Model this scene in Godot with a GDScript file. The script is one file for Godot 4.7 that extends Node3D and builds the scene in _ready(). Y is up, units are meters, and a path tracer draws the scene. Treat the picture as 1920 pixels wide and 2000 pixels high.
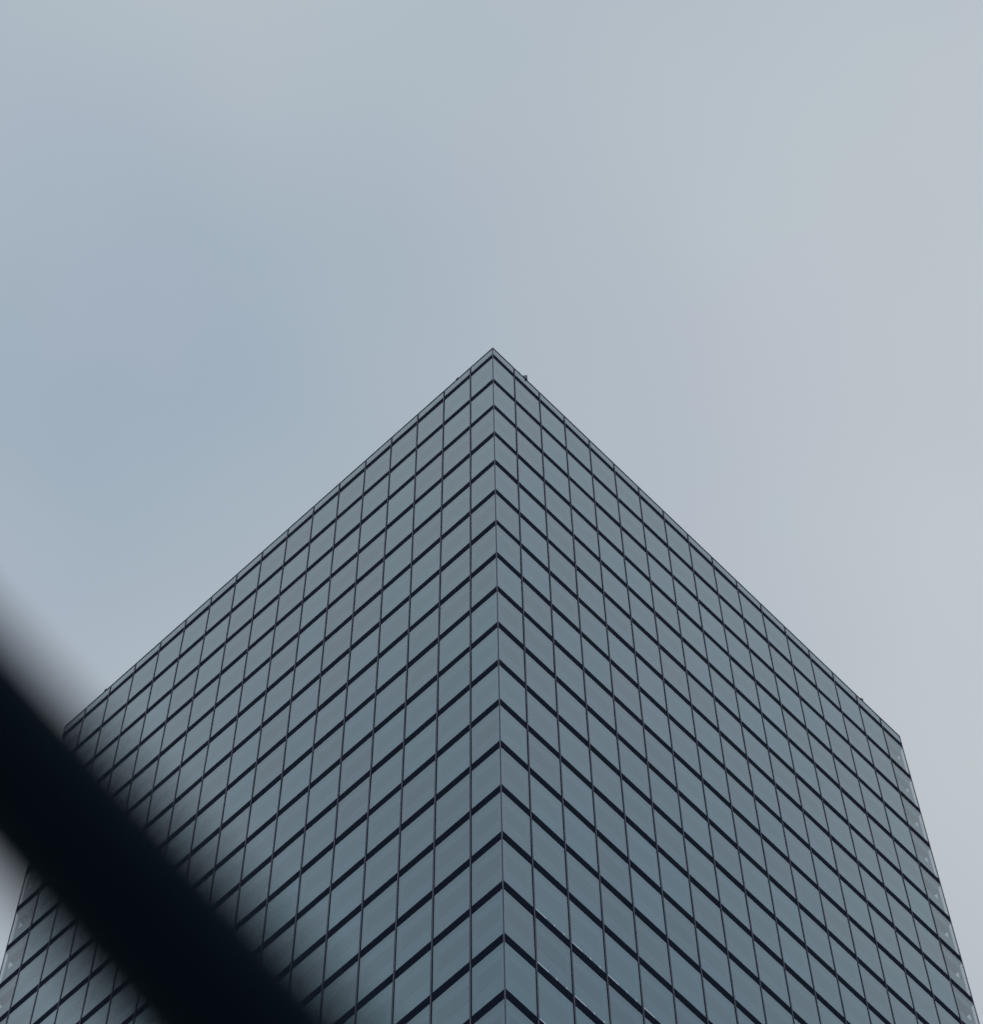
extends Node3D
# A square glass office tower seen from the street far below, with a dark pipe rail close to the lens.

const PANEL := 1.5            # width of one glass bay on the right-hand face
const CORNER := 0.85153       # width of the bays beside the corners, as a share of a full bay
const FULL := 15              # full bays on each face, between the two corner bays
const STOREY := 3.67279       # floor to floor
const BAND := 0.57           # height of the dark spandrel band
const PARAPET := 0.865        # glass above the uppermost band
const TOP := 163.1197         # top of the uppermost band above the pavement
const STOREYS := 44
const SEEN := 19              # storeys that the picture can show, counted from the top
const GLASS_THICK := 0.024
const CAVITY := 0.10          # from the face of the glass to the inner wall
const SKIN_WALL := 0.04       # thickness of the inner wall
const SIDE := 25.05459        # length of the right-hand face
const SIDE_LEFT := 25.32768   # length of the left-hand face
const SKEW := -0.04561        # the corner is a little wider than a right angle

var rng := RandomNumberGenerator.new()
var mats := {}
var camera: Camera3D
var faces := []
var tower: Node3D


func _ready() -> void:
	rng.seed = 20
	set_camera()
	set_sky_and_light()
	make_materials()
	make_ground()
	make_tower()
	make_roof_things()
	make_rail()


# ------------------------------------------------------------------ camera, sky, light

func set_camera() -> void:
	camera = Camera3D.new()
	camera.name = "camera"
	camera.position = Vector3(-32.30367, 1.6, -33.33563)
	camera.rotation = Vector3(1.25127, 3.91487, -0.01616)
	camera.fov = 14.60811
	camera.near = 0.05
	camera.far = 6000.0
	var lens := CameraAttributesPhysical.new()
	lens.frustum_focal_length = 93.622
	lens.frustum_focus_distance = 88.0
	lens.frustum_near = 0.05
	lens.frustum_far = 6000.0
	lens.exposure_aperture = 2.95
	camera.attributes = lens
	add_child(camera)
	camera.fov = 14.60811
	camera.current = true


func lin(r: float, g: float, b: float) -> Vector3:
	var c := Color8(int(r), int(g), int(b)).srgb_to_linear()
	return Vector3(c.r, c.g, c.b)


func set_sky_and_light() -> void:
	# an even overcast with soft banks of thinner, bluer and thicker, paler cloud, one noise all round, seeded to suit the glass reflections
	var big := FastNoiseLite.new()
	big.seed = 11  # picked to darken the unseen sky that the lower right face mirrors
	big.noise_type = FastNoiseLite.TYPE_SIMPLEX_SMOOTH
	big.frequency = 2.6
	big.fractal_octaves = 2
	var fine := FastNoiseLite.new()
	fine.seed = 31
	fine.noise_type = FastNoiseLite.TYPE_SIMPLEX_SMOOTH
	fine.frequency = 9.0
	fine.fractal_octaves = 3
	var grey := lin(176, 187, 196)
	var blue := lin(147, 166, 185)
	var pale := lin(194, 201, 206)
	var mauve := lin(182, 184, 200)
	var banks := [  # direction, width in radians, weight: negative thinner and bluer, positive paler
		[Vector3(0.247, 0.966, 0.072), 0.055, 0.08], [Vector3(0.186, 0.977, 0.100), 0.055, 0.18], [Vector3(0.141, 0.978, 0.155), 0.055, 0.02],
		[Vector3(0.056, 0.972, 0.230), 0.055, 0.68], [Vector3(0.269, 0.952, 0.147), 0.055, -0.64], [Vector3(0.212, 0.961, 0.180), 0.055, 0.12],
		[Vector3(0.149, 0.963, 0.225), 0.055, 0.28], [Vector3(0.120, 0.945, 0.304), 0.055, 0.74], [Vector3(0.304, 0.934, 0.190), 0.055, 0.20],
		[Vector3(0.180, 0.915, 0.362), 0.055, 0.68], [Vector3(0.235, 0.963, 0.135), 0.05, -0.13], [Vector3(0.371, 0.906, 0.203), 0.055, -0.06],
	]
	var w := 1024
	var h := 512
	var image := Image.create(w, h, false, Image.FORMAT_RGBF)
	for y in h:
		var up := PI / 2.0 - (y + 0.5) / h * PI
		for x in w:
			var around := (x + 0.5) / w * TAU
			var d := Vector3(sin(around) * cos(up), sin(up), -cos(around) * cos(up))
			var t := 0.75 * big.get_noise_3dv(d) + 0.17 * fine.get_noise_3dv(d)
			for b in banks:
				var off: float = (d - (b[0] as Vector3).normalized()).length() / b[1]
				t += b[2] * exp(-0.5 * off * off)
			var c := grey.lerp(blue, clampf(-t, 0.0, 1.2)) if t < 0.0 else grey.lerp(pale, clampf(t, 0.0, 1.2))
			c = c.lerp(mauve, clampf(0.25 + 1.3 * fine.get_noise_3dv(d + Vector3(3.0, 1.0, 7.0)), 0.0, 0.6) * 0.3)
			c *= (1.0 + 2.0 * maxf(0.0, sin(up))) / 2.9  # an overcast sky is brightest overhead
			image.set_pixel(x, y, Color(c.x, c.y, c.z))
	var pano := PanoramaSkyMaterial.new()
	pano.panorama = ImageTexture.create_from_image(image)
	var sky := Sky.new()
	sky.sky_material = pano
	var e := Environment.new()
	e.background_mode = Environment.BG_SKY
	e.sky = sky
	e.tonemap_mode = Environment.TONE_MAPPER_LINEAR
	e.tonemap_exposure = 1.0
	e.sdfgi_enabled = true
	e.ssao_enabled = true
	e.ssil_enabled = true
	var world := WorldEnvironment.new()
	world.name = "world"
	world.environment = e
	add_child(world)
	var sun := DirectionalLight3D.new()
	sun.name = "sun"
	sun.light_energy = 0.15
	sun.light_color = Color(1.0, 0.97, 0.93)
	sun.light_angular_distance = 25.0
	sun.shadow_enabled = true
	sun.rotation_degrees = Vector3(-42.0, 35.0, 0.0)
	add_child(sun)


# ------------------------------------------------------------------ materials

func matte(key: String, c: Vector3, rough: float, spec := 0.5, metal := 0.0) -> StandardMaterial3D:
	var m := StandardMaterial3D.new()
	m.resource_name = key
	m.albedo_color = Color(c.x, c.y, c.z).linear_to_srgb()
	m.roughness = rough
	m.metallic_specular = spec
	m.metallic = metal
	mats[key] = m
	return m


func grain(m: StandardMaterial3D, seed_: int, frequency: float, low: float, scale: float) -> void:
	var n := FastNoiseLite.new()
	n.seed = seed_
	n.frequency = frequency
	n.fractal_octaves = 4
	var g := Gradient.new()
	g.set_color(0, Color(low, low, low))
	g.set_color(1, Color(1, 1, 1))
	var t := NoiseTexture2D.new()
	t.width = 256
	t.height = 256
	t.seamless = true
	t.noise = n
	t.color_ramp = g
	m.albedo_texture = t
	m.uv1_triplanar = true
	m.uv1_world_triplanar = true
	m.uv1_scale = Vector3.ONE * scale


func make_materials() -> void:
	for k in 4:  # sheets of the same coated glass from different batches; the last is the clearer glass of the bays at the outer corners
		var clear := k == 3
		var tint := Vector3(0.002, 0.215, 0.305) if clear else Vector3(0.002, 0.200 + 0.022 * k, 0.290 + 0.018 * k)
		var m := matte("glass_%d" % k, tint, 0.012, 0.5, 0.25 if clear else 0.50 + 0.03 * k)
		m.clearcoat_enabled = true
		m.clearcoat = 0.42 if clear else 0.45
		m.clearcoat_roughness = 0.01
		m.transparency = BaseMaterial3D.TRANSPARENCY_ALPHA
		m.albedo_color.a = 0.06 if clear else 0.12
	var inside := matte("glass_back", Vector3(0.1, 0.2, 0.2), 0.01, 0.0)
	inside.transparency = BaseMaterial3D.TRANSPARENCY_ALPHA
	inside.albedo_color.a = 0.02
	matte("spandrel", Vector3(0.006, 0.017, 0.050), 0.75, 0.14)
	matte("mullion", Vector3(0.22, 0.21, 0.32), 0.55, 0.3)
	matte("coping", Vector3(0.09, 0.08, 0.20), 0.5, 0.3)
	matte("gasket", Vector3(0.06, 0.06, 0.095), 0.8, 0.2)
	grain(matte("inner_wall", Vector3(0.36, 0.60, 0.66), 0.8, 0.3), 3, 0.02, 0.86, 0.3)
	grain(matte("parapet_wall", Vector3(0.16, 0.19, 0.34), 0.8, 0.3), 4, 0.02, 0.86, 0.3)
	matte("soffit", Vector3(0.045, 0.10, 0.16), 0.9, 0.2)
	matte("core", Vector3(0.07, 0.12, 0.16), 0.9, 0.2)
	matte("trim", Vector3(0.72, 0.80, 0.82), 0.25, 0.5, 0.7)
	grain(matte("roofing", Vector3(0.22, 0.22, 0.23), 0.9, 0.3), 5, 0.03, 0.7, 0.4)
	matte("roof_metal", Vector3(0.30, 0.27, 0.38), 0.5, 0.4)
	matte("black_paint", Vector3(0.005, 0.022, 0.038), 0.7, 0.2)
	grain(matte("asphalt", Vector3(0.05, 0.05, 0.052), 0.95, 0.3), 9, 0.05, 0.7, 0.25)
	grain(matte("paving", Vector3(0.20, 0.20, 0.195), 0.9, 0.3), 11, 0.04, 0.75, 0.5)


# ------------------------------------------------------------------ shapes

func quad(st: SurfaceTool, a: Vector3, b: Vector3, c: Vector3, d: Vector3) -> void:
	# a, b, c, d run anticlockwise seen from the front
	for p in [a, c, b, a, d, c]:
		st.add_vertex(p)


func start() -> SurfaceTool:
	var st := SurfaceTool.new()
	st.begin(Mesh.PRIMITIVE_TRIANGLES)
	st.set_smooth_group(-1)
	return st


func box(st: SurfaceTool, lo: Vector3, hi: Vector3, skip_front := false) -> void:
	var p := func(x, y, z): return Vector3(hi.x if x else lo.x, hi.y if y else lo.y, hi.z if z else lo.z)
	if not skip_front:
		quad(st, p.call(0, 0, 1), p.call(1, 0, 1), p.call(1, 1, 1), p.call(0, 1, 1))
	quad(st, p.call(1, 0, 0), p.call(0, 0, 0), p.call(0, 1, 0), p.call(1, 1, 0))
	quad(st, p.call(1, 0, 1), p.call(1, 0, 0), p.call(1, 1, 0), p.call(1, 1, 1))
	quad(st, p.call(0, 0, 0), p.call(0, 0, 1), p.call(0, 1, 1), p.call(0, 1, 0))
	quad(st, p.call(0, 1, 1), p.call(1, 1, 1), p.call(1, 1, 0), p.call(0, 1, 0))
	quad(st, p.call(0, 0, 0), p.call(1, 0, 0), p.call(1, 0, 1), p.call(0, 0, 1))


func prism(st: SurfaceTool, base: Array, y0: float, y1: float) -> void:
	# a four-sided plan, anticlockwise seen from above
	var n := base.size()
	for i in n:
		var a: Vector3 = base[i]
		var b: Vector3 = base[(i + 1) % n]
		quad(st, Vector3(a.x, y0, a.z), Vector3(b.x, y0, b.z), Vector3(b.x, y1, b.z), Vector3(a.x, y1, a.z))
	var up := func(v: Vector3, y: float): return Vector3(v.x, y, v.z)
	quad(st, up.call(base[0], y1), up.call(base[1], y1), up.call(base[2], y1), up.call(base[3], y1))
	quad(st, up.call(base[3], y0), up.call(base[2], y0), up.call(base[1], y0), up.call(base[0], y0))


func done(st: SurfaceTool) -> ArrayMesh:
	st.generate_normals()
	return st.commit()


func part(called: String, mesh: Mesh, m: Material, parent: Node3D, at := Transform3D.IDENTITY) -> MeshInstance3D:
	var o := MeshInstance3D.new()
	o.name = called
	o.mesh = mesh
	if m:
		o.material_override = m
	o.transform = at
	parent.add_child(o, true)
	return o


func thing(called: String, label: String, category: String, at: Vector3, group := "") -> Node3D:
	var o := Node3D.new()
	o.name = called
	o.position = at
	o.set_meta("label", label)
	o.set_meta("category", category)
	if group:
		o.set_meta("group", group)
	add_child(o, true)
	return o


func pane_mesh(w: float, h: float, m: Material) -> ArrayMesh:
	# a sheet of glass with its origin at the middle of its outer face
	var t := 0.004
	var front := start()
	quad(front, Vector3(-w / 2 + t, -h / 2 + t, 0), Vector3(w / 2 - t, -h / 2 + t, 0), Vector3(w / 2 - t, h / 2 - t, 0), Vector3(-w / 2 + t, h / 2 - t, 0))
	front.set_material(m)
	front.generate_normals()
	var mesh := front.commit()
	var back := start()
	quad(back, Vector3(w / 2, -h / 2, -GLASS_THICK), Vector3(-w / 2, -h / 2, -GLASS_THICK), Vector3(-w / 2, h / 2, -GLASS_THICK), Vector3(w / 2, h / 2, -GLASS_THICK))
	var rim := [Vector3(-w / 2, -h / 2, 0), Vector3(w / 2, -h / 2, 0), Vector3(w / 2, h / 2, 0), Vector3(-w / 2, h / 2, 0)]
	var lip := [Vector3(-w / 2 + t, -h / 2 + t, 0), Vector3(w / 2 - t, -h / 2 + t, 0), Vector3(w / 2 - t, h / 2 - t, 0), Vector3(-w / 2 + t, h / 2 - t, 0)]
	for i in 4:
		var j := (i + 1) % 4
		var deep := Vector3(0, 0, -GLASS_THICK)
		var set_back := Vector3(0, 0, -t)
		quad(back, lip[i], rim[i] + set_back, rim[j] + set_back, lip[j])
		quad(back, rim[i] + set_back, rim[i] + deep, rim[j] + deep, rim[j] + set_back)
	back.set_material(mats.glass_back)
	back.generate_normals()
	return back.commit(mesh)


# ------------------------------------------------------------------ ground

func make_ground() -> void:
	var st := start()
	box(st, Vector3(-2500, -2.0, -2500), Vector3(2500, -0.12, 2500))
	var g := part("ground", done(st), mats.asphalt, self)
	g.set_meta("kind", "structure")
	g.set_meta("label", "dark asphalt street level around the tower")
	st = start()
	box(st, Vector3(-40, -0.5, -42), Vector3(60, 0.0, 62))
	var p := part("pavement", done(st), mats.paving, self)
	p.set_meta("kind", "structure")
	p.set_meta("label", "pale paved plaza at the foot of the tower")


# ------------------------------------------------------------------ the tower

func bay_edges(side: float) -> Array:
	var unit := side / (FULL + 2.0 * CORNER)
	var xs := [0.0]
	for i in FULL + 1:
		xs.append(unit * (CORNER + i))
	xs.append(side)
	return xs


func make_tower() -> void:
	tower = thing("office_tower", "tall square blue-grey glass office tower seen from far below, its corner pointing up", "building", Vector3.ZERO)
	var u := Vector3(cos(SKEW), 0, sin(SKEW))
	var z := Vector3(0, 0, 1)
	var a := Vector3.ZERO
	var b := z * SIDE
	var d := u * SIDE_LEFT
	var c := b + d
	var way := func(from: Vector3, to: Vector3):
		var x: Vector3 = (to - from).normalized()
		return Transform3D(Basis(x, Vector3.UP, x.cross(Vector3.UP)), from)
	faces = [
		{"at": way.call(a, b), "side": SIDE, "seen": true}, {"at": way.call(d, a), "side": SIDE_LEFT, "seen": true},
		{"at": way.call(b, c), "side": SIDE_LEFT, "seen": false}, {"at": way.call(c, d), "side": SIDE, "seen": false},
	]
	for f in faces:
		f.xs = bay_edges(f.side)
	var pane_h := STOREY - BAND
	add_panes(pane_h)
	add_bands_and_mullions(pane_h)
	add_inside([a, b, c, d], pane_h)


func add_panes(pane_h: float) -> void:
	var shapes := {}
	var gap := 0.043
	var into := camera.transform.affine_inverse()
	var t := tan(deg_to_rad(7.3041))
	var wanted := []
	var rest := []
	for fi in 4:
		var f: Dictionary = faces[fi]
		for k in STOREYS:
			for i in FULL + 2:
				var x0: float = f.xs[i] + (gap if i > 0 else 0.018)
				var x1: float = f.xs[i + 1] - (gap if i < FULL + 1 else 0.018)
				var mid := Vector3((x0 + x1) / 2, TOP - k * STOREY - BAND - pane_h / 2, -0.012)
				var tilt := Basis.from_euler(Vector3(rng.randfn(0.0, 0.0012), rng.randfn(0.0, 0.0012), 0.0))
				var at: Transform3D = f.at * Transform3D(tilt, mid)
				var entry := {"at": at, "w": x1 - x0, "m": 3 if i == (FULL + 1 if fi == 0 else 0) or not f.seen and (i == 0 or i == FULL + 1) else rng.randi() % 3}
				var q: Vector3 = into * at.origin
				var inside_frame := q.z < 0.0 and absf(q.x / -q.z) < t * 0.96 * 1.03 and absf(q.y / -q.z) < t * 1.04
				if f.seen and inside_frame:
					var sx := q.x / -q.z / t
					var sy := q.y / -q.z / t
					entry.far = q.length()
					# behind the middle of the dark rail nothing of the tower shows
					if absf(sx * 0.77 + sy * 0.638 + 1.043) < 0.12:
						entry.far += 1000.0
					wanted.append(entry)
				else:
					rest.append(entry)
	wanted.sort_custom(func(p, q): return p.far < q.far)
	rest.append_array(wanted.slice(300))
	for entry in wanted.slice(0, 300):
		part("glass_pane", pane_shape(shapes, entry, pane_h), null, tower, entry.at)
	var tools := []
	for s in 5:
		tools.append(start())
	for entry in rest:
		var mesh: ArrayMesh = pane_shape(shapes, entry, pane_h)
		tools[entry.m].append_from(mesh, 0, entry.at)
		tools[4].append_from(mesh, 1, entry.at)
	var joined := ArrayMesh.new()
	for s in 5:
		tools[s].set_material(mats.glass_back if s == 4 else mats["glass_%d" % s])
		joined = tools[s].commit(joined)
	part("glass_panes", joined, null, tower).set_meta("kind", "stuff")
	# the low strip of glass along the roof edge
	for fi in 4:
		var f: Dictionary = faces[fi]
		for i in FULL + 2:
			var x0: float = f.xs[i] + (gap if i > 0 else 0.018)
			var x1: float = f.xs[i + 1] - (gap if i < FULL + 1 else 0.018)
			var key := "parapet%.4f" % (x1 - x0)
			if not shapes.has(key):
				shapes[key] = pane_mesh(x1 - x0, PARAPET - 0.03, mats.glass_1)
			part("parapet_pane", shapes[key], null, tower, f.at * Transform3D(Basis.IDENTITY, Vector3((x0 + x1) / 2, TOP + PARAPET / 2, -0.012)))


func pane_shape(shapes: Dictionary, entry: Dictionary, pane_h: float) -> ArrayMesh:
	var key := "%.4f %d" % [entry.w, entry.m]
	if not shapes.has(key):
		shapes[key] = pane_mesh(entry.w, pane_h, mats["glass_%d" % entry.m])
	return shapes[key]


func add_bands_and_mullions(pane_h: float) -> void:
	for fi in 4:
		var f: Dictionary = faces[fi]
		var st := start()
		box(st, Vector3(0.012, -BAND, -0.06), Vector3(f.side - 0.012, 0.0, -0.006))
		var band := done(st)
		var low := start()
		for k in STOREYS + 1:
			var at: Transform3D = f.at * Transform3D(Basis.IDENTITY, Vector3(0, TOP - k * STOREY, 0))
			if k < SEEN and f.seen:
				part("spandrel_band", band, mats.spandrel, tower, at)
			else:
				low.append_from(band, 0, at)
		part("spandrel_bands", low.commit(), mats.spandrel, tower).set_meta("kind", "stuff")
		# mullions: two dark gasket strips with a metal cap between them
		var cap := start()
		box(cap, Vector3(-0.020, 0.5, -0.05), Vector3(0.020, TOP + PARAPET, 0.008))
		var cap_mesh := done(cap)
		var seal := start()
		box(seal, Vector3(-0.042, 0.5, -0.06), Vector3(-0.020, TOP + PARAPET - 0.02, -0.003))
		box(seal, Vector3(0.020, 0.5, -0.06), Vector3(0.042, TOP + PARAPET - 0.02, -0.003))
		var seal_mesh := done(seal)
		for i in range(1, FULL + 2):
			var at: Transform3D = f.at * Transform3D(Basis.IDENTITY, Vector3(f.xs[i], 0, 0))
			var o := part("mullion", cap_mesh, mats.mullion, tower, at)
			part("gasket", seal_mesh, mats.gasket, o)
		var post := start()
		box(post, Vector3(-0.004, 0.5, -0.045), Vector3(0.012, TOP + PARAPET, 0.004))
		part("corner_post", done(post), mats.mullion, tower, f.at)
		var top := start()
		box(top, Vector3(-0.006, -0.03, -0.035), Vector3(f.side - 0.02, 0.045, 0.006))
		part("coping", done(top), mats.coping, tower, f.at * Transform3D(Basis.IDENTITY, Vector3(0, TOP + PARAPET, 0)))


func inset(plan: Array, by: float) -> Array:
	var n := plan.size()
	var out := []
	for i in n:
		var p: Vector3 = plan[i]
		var e0: Vector3 = (p - plan[(i + n - 1) % n]).normalized()
		var e1: Vector3 = (plan[(i + 1) % n] - p).normalized()
		out.append(p + (e1 - e0).normalized() * by * sqrt(2.0))
	return out


func add_inside(plan: Array, pane_h: float) -> void:
	# the inner wall stands a hand's breadth behind the glass; each bay has a window opening in it
	var sill := 1.30
	var head := 2.46
	for fi in 4:
		var f: Dictionary = faces[fi]
		var st := start()
		var z0 := -CAVITY - SKIN_WALL
		var z1 := -CAVITY
		var x_end: float = f.side - CAVITY
		box(st, Vector3(CAVITY, -STOREY, z0), Vector3(x_end, -STOREY + sill, z1))
		box(st, Vector3(CAVITY, -STOREY + head, z0), Vector3(x_end, -0.002, z1))
		var from := CAVITY
		for i in FULL + 2:
			var open0: float = f.xs[i] + (0.13 if i > 0 else CAVITY + 0.12)
			var open1: float = f.xs[i + 1] - (0.13 if i < FULL + 1 else CAVITY + 0.12)
			box(st, Vector3(from, -STOREY + sill, z0), Vector3(open0, -STOREY + head, z1))
			from = open1
		box(st, Vector3(from, -STOREY + sill, z0), Vector3(x_end, -STOREY + head, z1))
		var wall := done(st)
		var low := start()
		for k in range(0, STOREYS):
			var at: Transform3D = f.at * Transform3D(Basis.IDENTITY, Vector3(0, TOP - k * STOREY, 0))
			if k < SEEN and f.seen:
				part("inner_wall", wall, mats.inner_wall, tower, at)
			else:
				low.append_from(wall, 0, at)
		part("inner_walls", low.commit(), mats.inner_wall, tower).set_meta("kind", "stuff")
		var strip := start()
		box(strip, Vector3(0.05, 0.0, -0.085), Vector3(f.side - 0.05, PARAPET - 0.002, -0.045))
		part("parapet_wall", done(strip), mats.parapet_wall, tower, f.at * Transform3D(Basis.IDENTITY, Vector3(0, TOP, 0)))
	# floors and the lift core
	var st2 := start()
	prism(st2, inset(plan, CAVITY + SKIN_WALL + 0.004), -BAND, -0.25)
	var slab := done(st2)
	for k in STOREYS:
		part("floor_slab", slab, mats.soffit, tower, Transform3D(Basis.IDENTITY, Vector3(0, TOP - k * STOREY, 0)))
	var core := start()
	prism(core, inset(plan, 6.0), 0.0, TOP - BAND)
	part("lift_core", done(core), mats.core, tower)
	var roof := start()
	prism(roof, inset(plan, CAVITY + SKIN_WALL + 0.004), -0.2, 0.15)
	part("roof", done(roof), mats.roofing, tower, Transform3D(Basis.IDENTITY, Vector3(0, TOP, 0)))
	# pale trim along the lower edge of some panes, where the photograph shows it
	var bar := start()
	box(bar, Vector3(0.055, 0.0, -0.012), Vector3(0.50, 0.085, -0.007))
	var bar_mesh := done(bar)
	var clip := start()
	box(clip, Vector3(-0.025, 0.0, -0.012), Vector3(0.025, 0.14, -0.007))
	var clip_mesh := done(clip)
	var fr: Dictionary = faces[0]
	for k in range(14, SEEN):
		for i in range(1, 7):
			var base := Vector3(fr.xs[i], TOP - (k + 1) * STOREY + 0.002, 0)
			part("sill_trim", bar_mesh, mats.trim, tower, fr.at * Transform3D(Basis.IDENTITY, base))
			part("sill_clip", clip_mesh, mats.trim, tower, fr.at * Transform3D(Basis.IDENTITY, base + Vector3(0.83, 0, 0)))
			part("sill_clip", clip_mesh, mats.trim, tower, fr.at * Transform3D(Basis.IDENTITY, base + Vector3(1.22, 0, 0)))


# ------------------------------------------------------------------ on the roof

func roof_spot(face: int, along: float) -> Vector3:
	return faces[face].at * Vector3(along, TOP + PARAPET + 0.045, -0.05)


func make_roof_things() -> void:
	# the small upright housing to the right of the peak
	var v := thing("vent_housing", "small dark upright vent housing on the roof edge right of the peak", "roof vent", roof_spot(0, 2.0))
	v.rotation.y = 3.915
	var st := start()
	box(st, Vector3(-0.085, -0.03, -0.085), Vector3(0.085, 0.42, 0.085))
	part("housing", done(st), mats.roof_metal, v)
	st = start()
	box(st, Vector3(-0.088, 0.42, -0.088), Vector3(0.088, 0.44, 0.088))
	part("lid", done(st), mats.roof_metal, v)
	# a hair-thin rod beside it
	var r := thing("lightning_rod", "hair-thin grey lightning rod standing beside the vent housing near the peak", "lightning rod", roof_spot(0, 1.66))
	var rod := CylinderMesh.new()
	rod.top_radius = 0.004
	rod.bottom_radius = 0.009
	rod.height = 0.62
	rod.radial_segments = 8
	part("rod", rod, mats.mullion, r, Transform3D(Basis.IDENTITY, Vector3(0, 0.31, 0)))
	var foot := CylinderMesh.new()
	foot.top_radius = 0.03
	foot.bottom_radius = 0.045
	foot.height = 0.06
	foot.radial_segments = 10
	part("foot", foot, mats.roof_metal, r, Transform3D(Basis.IDENTITY, Vector3(0, 0.03, 0)))
	# low anchors
	for a in [
		[0, 22.72, 0.24, "small dark roof anchor near the far right end of the right-hand roof edge"],
		[1, SIDE_LEFT - 2.07, 0.13, "tiny low roof anchor on the left-hand roof edge just left of the peak"],
		[1, SIDE_LEFT - 22.9, 0.17, "small roof anchor on the left-hand roof edge beside the blurred dark pipe"],
	]:
		var o := thing("roof_anchor", a[3], "roof anchor", roof_spot(a[0], a[1]), "anchors along the roof edge")
		o.basis = faces[a[0]].at.basis
		st = start()
		box(st, Vector3(-0.035, 0.0, -0.04), Vector3(0.035, a[2], 0.03))
		part("post", done(st), mats.roof_metal, o)
		st = start()
		box(st, Vector3(-0.07, a[2], -0.07), Vector3(0.07, a[2] + 0.04, 0.05))
		part("cap", done(st), mats.roof_metal, o)


# ------------------------------------------------------------------ the pipe rail close to the lens

func make_rail() -> void:
	var a := Vector3(-31.7840, 2.9969, -33.0695)   # where it enters the picture on the left
	var b := Vector3(-31.8137, 2.8732, -32.9632)
	var along := (b - a).normalized()
	var from := a - along * 2.2
	var to := a + along * 2.2
	var o := thing("pipe_rail", "black pipe rail crossing the lower left corner, close and out of focus", "rail", Vector3(from.x, 0, from.z))
	var radius := 0.0335
	var across := along.cross(Vector3.UP).normalized()
	var turn := Basis(across, along, across.cross(along))
	part("rail", tube(radius, radius, 4.4, 40), mats.black_paint, o, Transform3D(turn, (from + to) / 2 - o.position))
	var ends := SphereMesh.new()
	ends.radius = radius * 1.15
	ends.height = radius * 2.3
	ends.radial_segments = 20
	ends.rings = 10
	for p in [from, to]:
		var q: Vector3 = p - o.position
		part("post", tube(radius, radius, q.y, 24), mats.black_paint, o, Transform3D(Basis.IDENTITY, Vector3(q.x, q.y / 2, q.z)))
		part("elbow", ends, mats.black_paint, o, Transform3D(Basis.IDENTITY, q))
		part("base_plate", tube(0.09, 0.10, 0.02, 24), mats.black_paint, o, Transform3D(Basis.IDENTITY, Vector3(q.x, 0.01, q.z)))


func tube(top: float, bottom: float, height: float, sides: int) -> CylinderMesh:
	var m := CylinderMesh.new()
	m.top_radius = top
	m.bottom_radius = bottom
	m.height = height
	m.radial_segments = sides
	return m
